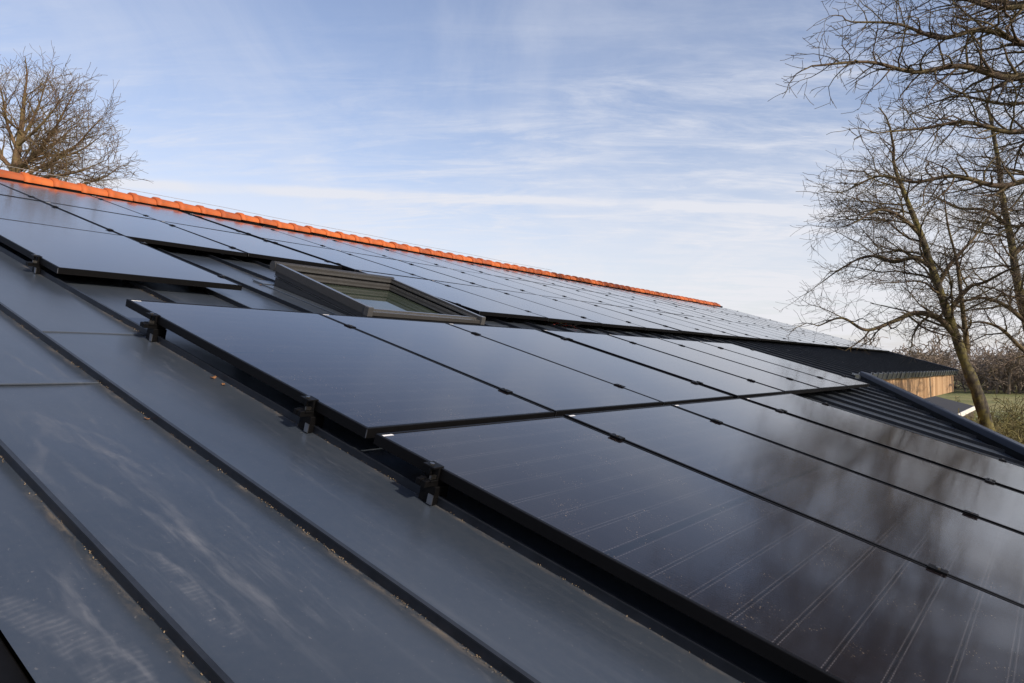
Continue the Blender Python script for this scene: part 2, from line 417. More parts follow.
# ground
m, t, b = newmat('rough winter pasture'); M_ground = m
oc = t.new('ShaderNodeTexCoord').outputs['Object']
k = t.mix(t.smooth(t.noise(oc, 0.06, 6, 0.65), 0.35, 0.65), (0.17, 0.185, 0.05), (0.33, 0.29, 0.11))
k = t.mix(t.math('MULTIPLY', t.smooth(t.noise(oc, 0.9, 6, 0.7), 0.42, 0.66), 0.7), k, (0.075, 0.07, 0.03))
k = t.mix(t.math('MULTIPLY', t.smooth(t.noise(oc, 6, 5, 0.7), 0.5, 0.7), 0.5), k, (0.22, 0.20, 0.09))
t.l.new(k, b.inputs['Base Color']); b.inputs['Roughness'].default_value = 0.95
bp = t.new('ShaderNodeBump'); bp.inputs['Strength'].default_value = 1.0; bp.inputs['Distance'].default_value = 0.25
t.l.new(t.noise(oc, 2.2, 7, 0.7), bp.inputs['Height']); t.l.new(bp.outputs[0], b.inputs['Normal'])
M_leaf = simple('dry brown leaf', (0.21, 0.10, 0.04), 0.7, 0, 0.4, 40)
M_dirt = simple('tan needle litter', (0.20, 0.15, 0.095), 0.9, 0, 0.4, 60)
M_shed = simple('black roofing felt', (0.018, 0.018, 0.02), 0.8, 0, 0.3, 5)
M_shedw = simple('dark stained shed boards', (0.05, 0.035, 0.025), 0.8, 0, 0.3, 5)
M_pale = simple('pale painted fascia', (0.75, 0.72, 0.66), 0.5, 0, 0.1, 5)
M_wire = simple('galvanised wire', (0.35, 0.35, 0.34), 0.5, 0.6, 0.1, 5)
m, t, b = newmat('window glass'); M_glass = m
oc = t.new('ShaderNodeTexCoord').outputs['Object']
t.l.new(t.mix(t.noise(oc, 3, 2), (0.05, 0.068, 0.05), (0.075, 0.095, 0.07)), b.inputs['Base Color'])
b.inputs['Roughness'].default_value = 0.03; b.inputs['IOR'].default_value = 1.52
b.inputs['Transmission Weight'].default_value = 0.45

# ------------------------------------------------------------------ ground
mb = MB()
NG = 48
for i in range(NG):
    for j in range(NG):
        def gp(a, c):
            s = lambda q: math.copysign(abs(q) ** 2.2, q) * 2600
            X, Y = s(a / NG * 2 - 1), s(c / NG * 2 - 1)
            return (X + 8, Y + 20, 0.0)
        mb.quad(gp(i, j), gp(i+1, j), gp(i+1, j+1), gp(i, j+1))
g = mb.build('ground', M_ground); tag(g, kind='structure')

# ------------------------------------------------------------------ the building
HM = Matrix.Translation((P(12, 4).x, P(12, 4).y, 0))
house = empty('timber_building', HM)
tag(house, 'long low timber building under a dark standing seam roof with an orange clay ridge', 'building')
HI = HM.inverted()
HR = HI @ MR                                      # roof frame inside the building's frame

# roof sheet: one warped tray between each pair of seams, seams and folds standing up from it
rng = random.Random(4)
mb = MB()
seams = []
k = -2
while SEAM0 + k * SEAMP < U_END - 0.1: seams.append(SEAM0 + k * SEAMP); k += 1
edges = [U_LEFT] + [s for s in seams if s > U_LEFT + 0.05] + [U_END]
for a, c in zip(edges[:-1], edges[1:]):
    nU, nV = 6, 26
    ph = rng.uniform(0, 6)
    def sp(i, j):
        U = a + (c - a) * i / nU
        lo = v_low(U); V = lo + (V_RIDGE - lo) * j / nV
        bow = 0.0022 * math.sin(math.pi * i / nU) * math.sin(V * 1.7 + ph)
        return (U, V, SHEET + bow)
    b0 = len(mb.v)
    for j in range(nV + 1):
        for i in range(nU + 1): mb.v.append(sp(i, j))
    for j in range(nV):
        for i in range(nU):
            q = b0 + j * (nU + 1) + i
            mb.f.append((q, q + 1, q + nU + 2, q + nU + 1)); mb.m.append(0); mb.sm.append(True)
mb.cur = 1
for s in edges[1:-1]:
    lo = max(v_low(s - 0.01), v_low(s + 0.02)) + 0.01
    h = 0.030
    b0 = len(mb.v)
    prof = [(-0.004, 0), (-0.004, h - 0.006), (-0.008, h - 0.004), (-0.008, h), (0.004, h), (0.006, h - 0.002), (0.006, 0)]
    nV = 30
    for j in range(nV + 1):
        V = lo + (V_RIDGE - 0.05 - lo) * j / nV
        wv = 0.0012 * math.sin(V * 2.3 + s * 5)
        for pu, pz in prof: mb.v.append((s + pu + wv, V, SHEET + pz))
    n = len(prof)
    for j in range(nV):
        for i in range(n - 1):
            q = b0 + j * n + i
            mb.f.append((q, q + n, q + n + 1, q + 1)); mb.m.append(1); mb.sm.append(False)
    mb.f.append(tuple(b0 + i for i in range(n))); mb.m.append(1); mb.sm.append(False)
mb.cur = 0
# cross folds in the near trays (the upper sheet laps over the lower one)
folds = {0: 2.58, 1: 3.28, 2: 4.9, 3: 5.3, 4: 5.0}
for i, (a, c) in enumerate(zip(edges[:-1], edges[1:])):
    vf = folds.get(i - 1, 3.0 + (i * 0.83) % 2.4)
    if i == 0: continue
    mb.box(a + 0.012, c - 0.012, vf, vf + 0.035, SHEET + 0.0005, SHEET + 0.006, 0.002)
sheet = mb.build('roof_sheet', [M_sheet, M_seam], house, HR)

# roof body under the sheet, back slope, gable, walls
mb = MB()
mb.hexa([HI @ P(U_LEFT + .03, -3.0, SHEET - .30), HI @ P(2.0, -3.0, SHEET - .30), HI @ P(2.0, 9.8, SHEET - .30), HI @ P(U_LEFT + .03, 9.8, SHEET - .30),
         HI @ P(U_LEFT + .03, -3.0, SHEET - .02), HI @ P(2.0, -3.0, SHEET - .02), HI @ P(2.0, 9.8, SHEET - .02), HI @ P(U_LEFT + .03, 9.8, SHEET - .02)])
mb.hexa([HI @ P(2.0, -3.0, SHEET - .30), HI @ P(12.0, V_EAVE, SHEET - .30), HI @ P(12.0, 9.8, SHEET - .30), HI @ P(2.0, 9.8, SHEET - .30),
         HI @ P(2.0, -3.0, SHEET - .02), HI @ P(12.0, V_EAVE, SHEET - .02), HI @ P(12.0, 9.8, SHEET - .02), HI @ P(2.0, 9.8, SHEET - .02)])
mb.hexa([HI @ P(12.0, V_EAVE + .12, SHEET - .30), HI @ P(U_END - .05, V_EAVE + .12, SHEET - .30), HI @ P(U_END - .05, 9.8, SHEET - .30), HI @ P(12.0, 9.8, SHEET - .30),
         HI @ P(12.0, V_EAVE + .12, SHEET - .02), HI @ P(U_END - .05, V_EAVE + .12, SHEET - .02), HI @ P(U_END - .05, 9.8, SHEET - .02), HI @ P(12.0, 9.8, SHEET - .02)])
mb.build('roof_deck', M_blackrub, house)

# back slope with orange pantiles (waves across U)
vh = Vector((vax.x, vax.y, 0)).normalized()
RIDGE0 = lambda U: P(U, V_RIDGE + 0.06, SHEET + 0.02)
mb = MB()
nx = 440; LB = 7.5
b0 = len(mb.v)
for j in range(9):
    for i in range(nx + 1):
        U = U_LEFT + (U_END - 1.2 - U_LEFT) * i / nx
        q = RIDGE0(U) + vh * (LB * j / 8) + Vector((0, 0, -LB * j / 8 * 0.50 + 0.03 * math.sin(U * 2 * math.pi / 0.22)))
        mb.v.append(tuple(HI @ q))
for j in range(8):
    for i in range(nx):
        q = b0 + j * (nx + 1) + i
        mb.f.append((q, q + 1, q + nx + 2, q + nx + 1)); mb.m.append(0); mb.sm.append(True)
mb.build('back_slope_tiles', M_clay, house)

# walls: in a frame with x along the building, y across (uphill), z up
F0 = Matrix(((uax.x, vh.x, 0, CAM.x), (uax.y, vh.y, 0, CAM.y), (0, 0, 1, 0), (0, 0, 0, 1)))
HF = HI @ F0
cs = vax.xy.length
def hz(V, W=SHEET): return P(0, V, W).z
def hy(V, W=SHEET): return (P(0, V, W) - Vector((CAM.x, CAM.y, 0))).dot(vh)
ye, ze = hy(V_EAVE), hz(V_EAVE)
mb = MB()
mb.box(11.6, U_END - 0.18, ye + 0.10, ye + 0.135, ze - 0.66, ze - 0.065)
fas = mb.build('timber_fascia', M_wood, house, HF)
mb = MB()
yw = ye + 0.9
mb.box(11.6, 21.0, yw, yw + 0.12, 0, ze + 0.02)
mb.build('front_wall', M_wood, house, HF)
mb = MB()
mb.box(11.6, U_END - 0.2, ye + 0.136, yw - 0.002, ze - 0.62, ze - 0.59)
mb.build('soffit', M_shedw, house, HF)
mb = MB()
yr = hy(V_RIDGE)
for (xa, xb) in ((U_LEFT + 0.25, U_LEFT + 0.37), (U_END - 1.4, U_END - 1.28)):
    v0 = yw + 0.122 if xa > 3 else hy(-2.6)
    b0 = len(mb.v)
    z0, z1 = (hz(V_EAVE) + (v0 - ye) * 0.30 - 0.34), hz(9.7) - 0.36
    zb = z1 - 0.5 * 6.6
    prof = [(v0, 0), (yr + 6.6, 0), (yr + 6.6, zb), (yr, z1), (v0, z0)]
    for xx in (xa, xb):
        for (py, pz) in prof: mb.v.append((xx, py, pz))
    n = len(prof)
    for i in range(n):
        j = (i + 1) % n
        mb.f.append((b0+i, b0+j, b0+n+j, b0+n+i)); mb.m.append(0); mb.sm.append(False)
    mb.f.append(tuple(b0 + i for i in reversed(range(n)))); mb.m.append(0); mb.sm.append(False)
    mb.f.append(tuple(b0 + n + i for i in range(n))); mb.m.append(0); mb.sm.append(False)
mb.box(U_LEFT + 0.38, U_END - 1.42, yr + 6.45, yr + 6.58, 0, hz(9.7) - 0.5 * 6.6 - 0.4)
mb.build('outer_wall', M_wood, house, HF)

# eave of the far part: dropped sheet edge with lapped tray ends, gutter lip
mb = MB()
for a, c in zip(edges[:-1], edges[1:]):
    if c < 12.2: continue
    a = max(a, 12.1)
    j = rng.uniform(-0.006, 0.006)
    mb.box(a + 0.004, c - 0.004, V_EAVE - 0.018 + j, V_EAVE + 0.004, SHEET - 0.115 + j, SHEET + 0.004, 0.003)
    mb.box(c - 0.014, c + 0.014, V_EAVE - 0.034, V_EAVE - 0.002, SHEET - 0.10, SHEET + 0.030, 0.004)
mb.build('eave_trim', M_sheet, house, HR)
# verge trims
mb = MB()
mb.box(U_END - 0.02, U_END + 0.10, V_EAVE - 0.02, V_RIDGE + 0.02, SHEET - 0.16, SHEET + 0.045, 0.006)
mb.build('verge_trim', M_trim, house, HR)
mb = MB()
mb.box(U_LEFT - 0.50, U_LEFT + 0.002, -3.2, V_RIDGE, SHEET - 0.30, SHEET - 0.012, 0.004)
mb.build('verge_gutter', M_blackrub, house, HR)
# oblique upstand closing the near part of the roof
A = Vector((1.9, v_bar(1.9), 0)); B_ = Vector((11.55, v_bar(11.55), 0)); T_ = (B_ - A).normalized(); N_ = Vector((T_.y, -T_.x, 0))
mb = MB()
def bar_seg(o0, o1, z0, z1):
    pts = [A + N_ * o0, B_ + N_ * o0, B_ + N_ * o1, A + N_ * o1]
    mb.hexa([p + Vector((0, 0, z0)) for p in pts] + [p + Vector((0, 0, z1)) for p in pts])
bar_seg(0.030, 0.12, SHEET - 0.25, -0.067)
mb.build('upstand', M_blackrub, house, HR)
mb = MB()
# cap flashing: a folded profile swept along the edge
prof = [(0.018, -0.066), (0.0, -0.062), (0.003, -0.012), (0.014, -0.002), (0.128, -0.004), (0.150, -0.016), (0.152, -0.15), (0.142, -0.155)]
b0 = len(mb.v)
for q in (A, B_):
    for (o, zz_) in prof: mb.v.append(tuple(q + N_ * o + Vector((0, 0, zz_))))
n = len(prof)
for i in range(n - 1): mb.f.append((b0+i, b0+n+i, b0+n+i+1, b0+i+1)); mb.m.append(0); mb.sm.append(False)
mb.f.append(tuple(b0 + n + i for i in range(n))); mb.m.append(0); mb.sm.append(False)
mb.build('upstand_cap', M_trim, house, HR)
LB_ = (B_ - A).length
for q_ in (2.2, 4.3, 6.4, 8.5, 10.6):
    mb = MB(); b0 = len(mb.v)
    for tt_ in (q_ - 0.035, q_ + 0.035):
        for (o, zz_) in prof:
            cx_, cz_ = 0.076, -0.04
            mb.v.append(tuple(A + T_ * tt_ + N_ * (cx_ + (o - cx_) * 1.03) + Vector((0, 0, cz_ + (zz_ - cz_) * 1.05))))
    for i in range(n - 1): mb.f.append((b0+i, b0+n+i, b0+n+i+1, b0+i+1)); mb.m.append(0); mb.sm.append(False)
    mb.build('lap_joint', M_trim, house, HR)

# ridge foil and ridge tiles
mb = MB()
mb.box(U_LEFT, U_END - 0.4, V_RIDGE - 0.080, V_RIDGE + 0.10, SHEET - 0.04, -0.012, 0.010)
mb.build('ridge_roll', M_blackrub, house, HR)
def ridge_tile():
    mb = MB(); n = 12
    st = [(-0.175, 0.100, 0), (-0.172, 0.121, 0), (-0.110, 0.122, 0), (-0.092, 0.104, 0), (0.06, 0.096, 0), (0.19, 0.088, 0)]
    b0 = len(mb.v)
    for (xx, r, _) in st:
        for i in range(n + 1):
            a = math.pi * (i / n) 
            mb.v.append((xx, -r * 1.15 * math.cos(a), r * math.sin(a) * 0.80))
    for j in range(len(st) - 1):
        for i in range(n):
            q = b0 + j * (n + 1) + i
            mb.f.append((q, q + 1, q + n + 2, q + n + 1)); mb.m.append(0); mb.sm.append(True)
    mb.f.append(tuple(b0 + i for i in range(n + 1))); mb.m.append(0); mb.sm.append(False)
    return mb.mesh('ridge_tile', M_clay)
rt_mesh = ridge_tile()
U = U_LEFT + 0.1
while U < U_END - 0.5:
    o = bpy.data.objects.new('ridge_tile', rt_mesh); COL.objects.link(o); o.parent = house
    o.matrix_local = HR @ Matrix.Translation((U, V_RIDGE + 0.02, -0.030 + rng.uniform(-.004, .004))) @ Matrix.Rotation(rng.uniform(-.022, .022), 4, 'Z') @ Matrix.Rotation(rng.uniform(-.05, .05), 4, 'X') @ Matrix.Rotation(rng.uniform(-.012, .012), 4, 'Y')
    U += 0.325
# thin wire clipped along the ridge (lightning conductor)
mb = MB()
mb.tube([(U_LEFT + 1.5 + i * 1.0, V_RIDGE + 0.06, -0.030 + 0.130 + 0.006 * math.sin(i * 2.1)) for i in range(14)], 0.003, 5)
mb.build('ridge_wire', M_wire, house, HR)

# ------------------------------------------------------------------ skylight (part of the roof)
SU0, SU1, SV0, SV1 = 3.40, 4.69, 3.815, 5.02
def zt(V): return 0.006 + (V - SV0) / (SV1 - SV0) * 0.070       # top of the sash above the panel plane
HS = HR
mb = MB()       # kerb: a wedge with stepped cladding, hollow
def ring(mb, o0, o1, zb, ztop):
    """hollow frame between outlines inset o0 (outer) and o1 (inner)"""
    def c(o): return [(SU0 + o, SV0 + o), (SU1 - o, SV0 + o), (SU1 - o, SV1 - o), (SU0 + o, SV1 - o)]
    a, i = c(o0), c(o1)
    for k in range(4):
        l = (k + 1) % 4
        p = [a[k], a[l], i[l], i[k]]
        mb.hexa([(u_, v_, zb(v_)) for u_, v_ in p] + [(u_, v_, ztop(v_)) for u_, v_ in p])
ring(mb, 0.028, 0.075, lambda v: SHEET - 0.05, lambda v: zt(v) - 0.118)
kerb = mb.build('skylight', M_framed, house, HS)
mb = MB(); ring(mb, 0.018, 0.075, lambda v: zt(v) - 0.112, lambda v: zt(v) - 0.106); mb.build('cladding_lip', M_frame, kerb)
mb = MB(); ring(mb, 0.022, 0.085, lambda v: zt(v) - 0.103, lambda v: zt(v) - 0.066); mb.build('lower_cladding', M_framed, kerb)
def sides(mb, o0, o1, zb, ztop, drop):
    """two stiles and a head with the bottom bar set lower by drop"""
    a = [(SU0 + o0, SV0 + o0), (SU1 - o0, SV0 + o0), (SU1 - o0, SV1 - o0), (SU0 + o0, SV1 - o0)]
    i = [(SU0 + o1, SV0 + o1), (SU1 - o1, SV0 + o1), (SU1 - o1, SV1 - o1), (SU0 + o1, SV1 - o1)]
    for k in range(4):
        l = (k + 1) % 4
        p = [a[k], a[l], i[l], i[k]]; dd = drop if k == 0 else 0
        if k == 0: p = [(SU0 + o1 + .001, SV0 + o0), (SU1 - o1 - .001, SV0 + o0), (SU1 - o1 - .001, SV0 + o1), (SU0 + o1 + .001, SV0 + o1)]
        if k in (1, 3): p = [(q[0], max(q[1], SV0 + o0)) if q[1] > SV0 + o1 + 1e-6 else (q[0], SV0 + o0) for q in p]
        mb.hexa([(u_, v_, zb(v_)) for u_, v_ in p] + [(u_, v_, ztop(v_) - dd) for u_, v_ in p])
mb = MB(); sides(mb, 0.0, 0.045, lambda v: zt(v) - 0.060, lambda v: zt(v) - 0.004, 0.032); mb.build('sash', M_framed, kerb)
for (u0_, u1_, v0_, v1_, dz_) in ((SU0 + .003, SU0 + .040, SV0 + .003, SV1 - .002, 0), (SU1 - .040, SU1 - .003, SV0 + .003, SV1 - .002, 0), (SU0 + .041, SU1 - .041, SV1 - .042, SV1 - .002, 0), (SU0 + .047, SU1 - .047, SV0 + .001, SV0 + .047, 0.032)):
    mb = MB(); cc = [(u0_, v0_), (u1_, v0_), (u1_, v1_), (u0_, v1_)]
    mb.hexa([(u_, v_, zt(v_) - dz_ - 0.0038) for u_, v_ in cc] + [(u_, v_, zt(v_) - dz_) for u_, v_ in cc]); mb.build('sash_cap', M_frame, kerb)
for nm_, mt_, i1_, z0_, z1_ in (('inner_frame', M_frame, 0.066, 0.036, 0.022), ('gasket', M_blackrub, 0.056, 0.053, 0.0365), ('glazing_frame', M_frame, 0.078, 0.066, 0.0535),
                                ('lower_gasket', M_blackrub, 0.060, 0.085, 0.0665), ('glazing_bead', M_frame, 0.088, 0.098, 0.0855), ('pane_gasket', M_blackrub, 0.080, 0.112, 0.0985)):
    mb = MB(); ring(mb, 0.0455, i1_, lambda v: zt(v) - z0_, lambda v: zt(v) - z1_); mb.build(nm_, mt_, kerb)
mb = MB()
o = 0.047
cc = ((SU0+o, SV0+o), (SU1-o, SV0+o), (SU1-o, SV1-o), (SU0+o, SV1-o))
mb.hexa([(u_, v_, zt(v_) - 0.126) for u_, v_ in cc] + [(u_, v_, zt(v_) - 0.1125) for u_, v_ in cc])
mb.build('pane', M_glass, kerb)
mb = MB()
ring(mb, 0.0755, 0.090, lambda v: SHEET - 0.9, lambda v: zt(v) - 0.128)
mb.quad((SU0+.08, SV0+.08, SHEET-.9), (SU1-.08, SV0+.08, SHEET-.9), (SU1-.08, SV1-.08, SHEET-.9), (SU0+.08, SV1-.08, SHEET-.9))
mb.build('shaft_lining', M_inner, kerb)
# rounded hood at the upper end, bolt heads and end caps
mb = MB()
mb.tube([(SU0 - 0.004, SV1 - 0.005, zt(SV1) - 0.030), (SU1 + 0.004, SV1 - 0.005, zt(SV1) - 0.030)], 0.040, 14)
mb.build('top_hood', M_framed, kerb)
for uu in (SU0 + 0.020, SU1 - 0.020):
    mb = MB(); mb.box(uu - 0.024, uu + 0.024, SV0 - 0.014, SV0 + 0.03, zt(SV0) - 0.064, zt(SV0) + 0.004, 0.006); mb.build('corner_cap', M_frame, kerb)
mb = MB()
mb.box(SU0 - 0.07, SU0 + 0.02, SV0 - 0.15, SV1 + 0.12, SHEET + 0.002, SHEET + 0.010, 0.003)
mb.box(SU1 - 0.02, SU1 + 0.07, SV0 - 0.15, SV1 + 0.12, SHEET + 0.002, SHEET + 0.010, 0.003)
mb.box(SU0 - 0.068, SU1 + 0.068, SV1 - 0.02, SV1 + 0.14, SHEET + 0.011, SHEET + 0.016, 0.003)
mb.build('skirt_flashing', M_sheet, kerb)

# ------------------------------------------------------------------ solar panels
def make_panel():
    hw, hl = PW / 2, PL / 2
    root = empty('solar_panel', Matrix.Identity(4))
    mb = MB(); c = 0.0016; lip = 0.0125; H = 0.035
    def rect(o, zz_): return [(-hw + o, -hl + o, zz_), (hw - o, -hl + o, zz_), (hw - o, hl - o, zz_), (-hw + o, hl - o, zz_)]
    rings = [rect(0.030, -H), rect(0, -H), rect(0, -c), rect(c, 0), rect(lip - 0.0006, 0), rect(lip, -0.0012), rect(lip, -0.010)]
    for a, b_ in zip(rings[:-1], rings[1:]):
        for k in range(4):
            l = (k + 1) % 4
            mb.quad(a[k], a[l], b_[l], b_[k])
    for k in range(4):     # inner wall of the channel
        l = (k + 1) % 4
        mb.quad(rings[-1][k], rings[-1][l], rect(lip, -0.012)[l], rect(lip, -0.012)[k])
    mb.build('frame', M_black, root)
    mb = MB(); e = lip + 0.0005
    mb.box(-hw + e, hw - e, -hl + e, hl - e, -0.0075, -0.0016)
    mb.build('glass', M_cell, root)
    mb = MB()
    mb.box(-hw + 0.014, -hw + 0.060, hl - 0.026, hl - 0.015, -0.0012, -0.0009)
    mb.build('barcode_sticker', M_white, root)
    mb = MB()
    for sx in (-1,):
        xx = sx * (hw - 0.002)
        mb.box(min(xx, xx + sx*0.0025), max(xx, xx + sx*0.0025), -hl - 0.0012, -hl + 0.0015, -H + 0.002, -0.003)
    mb.build('mitre_glint', M_silver, root)  # silver sliver painting in the sunlit mitre at the frame corner
    return root
ORD = ['first', 'second', 'third', 'fourth', 'fifth', 'sixth', 'seventh', 'eighth', 'ninth', 'tenth', 'eleventh', 'twelfth', 'thirteenth', 'fourteenth', 'fifteenth', 'sixteenth', 'seventeenth', 'eighteenth']
proto = make_panel(); used = False
def place_panel(U0, V0, W, label, group):
    """U0, V0: the lower left corner"""
    global used
    o = proto if not used else copy_tree(proto)
    used = True
    j = (rng.uniform(-.0015, .0015), rng.uniform(-.0015, .0015), rng.uniform(-.0012, .0012))
    o.matrix_world = RT(U0 + PW/2 + j[0], V0 + PL/2 + j[1], W + j[2]) @ Matrix.Rotation(rng.uniform(-.0022, .0022), 4, 'X') @ Matrix.Rotation(rng.uniform(-.003, .003), 4, 'Y')
    tag(o, label, 'solar panel', group)
    return o
PU, PV = 1.134, 1.826
WU = -0.022
UA, UB = 1.616, 5.105
GL, GU = 'solar panels of the near field below the skylight', 'solar panels of the far field under the orange ridge'
lowcols = [UA + i * PU for i in range(3)] + [UB + i * PU for i in range(4)]
for i, u0 in enumerate(lowcols):
    extra = ['edge over bare grey sheet', 'below the left skylight half', 'below the right skylight half', 'right of the wide black gap', 'left of the last two', 'next to the last', 'beside the oblique roof edge'][i]
    place_panel(u0, 1.695, 0, 'black panel, %s in upper near row, %s' % (ORD[i], extra), GL)
for i, u0 in enumerate(lowcols[:4]):
    extra = ['large in the foreground', 'its corner meeting the foreground panel', 'left of the wide black gap', 'by the bare ribs'][i]
    place_panel(u0, -0.154, 0, 'black panel, %s in the lowest near row, %s' % (ORD[i], extra), GL)
place_panel(UA, 4.335, WU, 'black panel standing out below its neighbours, left of the skylight', GU)
for r, v0 in ((1, 6.150), (0, 7.976)):
    for i in range(3):
        rn = 'left top row under the ridge' if r == 0 else 'left second row below the ridge'
        ex = ['leftmost', 'middle one', 'rightmost'][i]
        place_panel(UA + i * PU, v0, WU, 'black panel in the %s, %s' % (rn, ex), GU)
for r, v0 in ((2, 4.225), (1, 6.051), (0, 7.877)):
    for i in range(18):
        rn = ['top row under the ridge', 'middle far row', 'lowest far row'][r]
        place_panel(UB + i * PU, v0, WU, 'black panel in %s, %s right of the wide gap' % (rn, ORD[i]), GU)
UR_END = UB + 18 * PU

# ------------------------------------------------------------------ mounting rails with clamps
def clamp_mesh():
    mb = MB()
    mb.box(-0.021, 0.021, -0.030, 0.030, 0.0012, 0.0062, 0.0012)
    mb.box(-0.0045, 0.0045, -0.028, 0.028, -0.045, 0.0012)
    mb.cur = 1
    mb.cyl((0, 0), 0.0080, 0.0062, 0.0105, 6)
    return mb.mesh('mid_clamp', [M_black, M_steel])
def endclamp_mesh():
    mb = MB()
    mb.box(-0.036, 0.010, -0.024, 0.024, 0.0012, 0.0062, 0.0012)
    mb.box(-0.012, -0.003, -0.024, 0.024, -0.036, 0.0012)
    mb.box(-0.036, -0.003, -0.024, 0.024, -0.042, -0.036, 0.001)
    mb.cur = 1
    mb.cyl((-0.020, 0), 0.0080, 0.0062, 0.0110, 6); mb.cur = 0; mb.cyl((-0.020, 0), 0.0050, -0.036, 0.0012, 8); mb.cur = 1
    mb.box(-0.034, -0.006, -0.020, -0.012, -0.034, -0.022)
    return mb.mesh('end_clamp', [M_black, M_steel])
def seamclamp_mesh(top):
    """grips the standing seam: origin on the seam axis at sheet level"""
    mb = MB()
    mb.box(-0.030, -0.0085, -0.030, 0.030, 0.004, 0.033, 0.002)
    mb.box(0.0085, 0.030, -0.030, 0.030, 0.004, 0.033, 0.002)
    mb.box(-0.030, 0.030, -0.030, 0.030, 0.0332, top, 0.002)
    mb.cur = 1
    mb.box(-0.0330, -0.0302, -0.030, -0.008, 0.004, 0.036)
    return mb.mesh('seam_clamp', [M_black, M_silver])
CM, EM, SM = clamp_mesh(), endclamp_mesh(), seamclamp_mesh(0.0628)
SM2 = seamclamp_mesh(0.0405)
def add_part(name, me, parent, mat):
    o = bpy.data.objects.new(name, me); COL.objects.link(o); o.parent = parent; o.matrix_local = mat; return o
def rail(u0, u1, V, W, mids, ends, label, group, feet=99.0):
    root = empty('mounting_rail', RT(u0, V, W)); tag(root, label, 'mounting rail', group)
    mb = MB()
    L = u1 - u0
    mb.box(0, L, -0.020, -0.003, -0.0568, -0.037, 0.002); mb.box(0, L, 0.003, 0.020, -0.0568, -0.037, 0.002); mb.box(0.001, L - 0.001, -0.0029, 0.0029, -0.0566, -0.046)
    mb.build('rail', M_black, root)
    for c in mids: add_part('mid_clamp', CM, root, Matrix.Translation((c - u0, 0, 0)))
    for c, s in ends:
        add_part('end_clamp', EM, root, Matrix.Translation((c - u0, 0, 0)) @ (Matrix.Identity(4) if s < 0 else Matrix.Rotation(math.pi, 4, 'Z')))
    for s in seams:
        if u0 < s + 0.05 and s < u1 and s < feet:
            add_part('seam_clamp', SM if W == 0 else SM2, root, Matrix.Translation((s - u0, 0, SHEET - W)))
GR = 'mounting rails under the solar panels'
lo_end = UB + 4 * PU - 0.012
for V, us in ((3.195, 'upper edge of the near field'), (2.00, 'middle of the near field above the row joint')):
    rail(UA - 0.055, UA + 3*PU + 0.035, V, 0, [UA + i*PU - 0.006 for i in (1, 2)], [(UA, -1), (UA + 3*PU - 0.012, 1)], 'left black clamp rail along the %s' % us, GR)
    rail(UB - 0.036, lo_end + 0.06, V, 0, [UB + i*PU - 0.006 for i in (1, 2, 3)], [(UB, -1), (lo_end, 1)], 'right black clamp rail along the %s' % us, GR)
for V, us in ((1.365, 'upper part of the lowest near row'), (0.12, 'bottom of the lowest near row')):
    rail(UA - 0.055, UA + 3*PU + 0.035, V, 0, [UA + i*PU - 0.006 for i in (1, 2)], [(UA, -1), (UA + 3*PU - 0.012, 1)], 'left black clamp rail along the %s' % us, GR)
    rail(UB - 0.036, UB + PU + 0.05, V, 0, [], [(UB, -1), (UB + PU - 0.012, 1)], 'short right black clamp rail along the %s' % us, GR)
for V, us in ((4.62, 'lower'), (5.82, 'upper')):
    rail(UA - 0.055, UA + PU + 0.035, V, WU, [], [(UA, -1), (UA + PU - 0.012, 1)], 'short black rail under the %s part of the outlying panel left of the skylight' % us, GR)
for V, us in ((6.43, 'lower part of the second row'), (7.64, 'upper part of the second row'), (8.25, 'lower part of the top row'), (9.45, 'upper part of the top row')):
    rail(UA - 0.055, UA + 3*PU + 0.035, V, WU, [UA + i*PU - 0.006 for i in (1, 2)], [(UA, -1), (UA + 3*PU - 0.012, 1)], 'left black rail under the %s below the ridge' % us, GR, 3.9)
for V, us in ((4.50, 'lower part of the lowest far row'), (5.72, 'upper part of the lowest far row'), (6.33, 'lower part of the middle far row'), (7.55, 'upper part of the middle far row'), (8.15, 'lower part of the top far row'), (9.36, 'upper part of the top far row')):
    rail(UB - 0.036, UR_END + 0.03, V, WU, [UB + i*PU - 0.006 for i in range(1, 18)], [(UB, -1), (UR_END - 0.012, 1)], 'long black rail under the %s' % us, GR, 20.0 if V < 5 else 0)

# ------------------------------------------------------------------ cables left hanging below the far field
cb = empty('cable_bundle', RT(6.75, 4.26, SHEET)); tag(cb, 'tangle of red, yellow and grey cables under the lower edge of the far panels', 'cables')
cr = random.Random(12)
def wig(n, s, z0=0.03):
    p = [Vector((-0.40, 0.22, z0 + .05))]
    for i in range(n): p.append(Vector((-0.34 + 0.5 * i / n + cr.uniform(-.05, .05), s + cr.uniform(-.06, .06), z0 + cr.uniform(-.01, .05))))
    p.append(Vector((0.30, 0.3, z0 + .06))); return p
for nm, mm, cnt in (('red_cable', M_red, 1), ('yellow_cable', M_yel, 1), ('black_cable', M_black, 6)):
    mb = MB()
    for q in range(cnt): mb.tube(wig(9, cr.uniform(-.04, .08), 0.018), 0.004, 6)
    mb.build(nm, mm, cb)

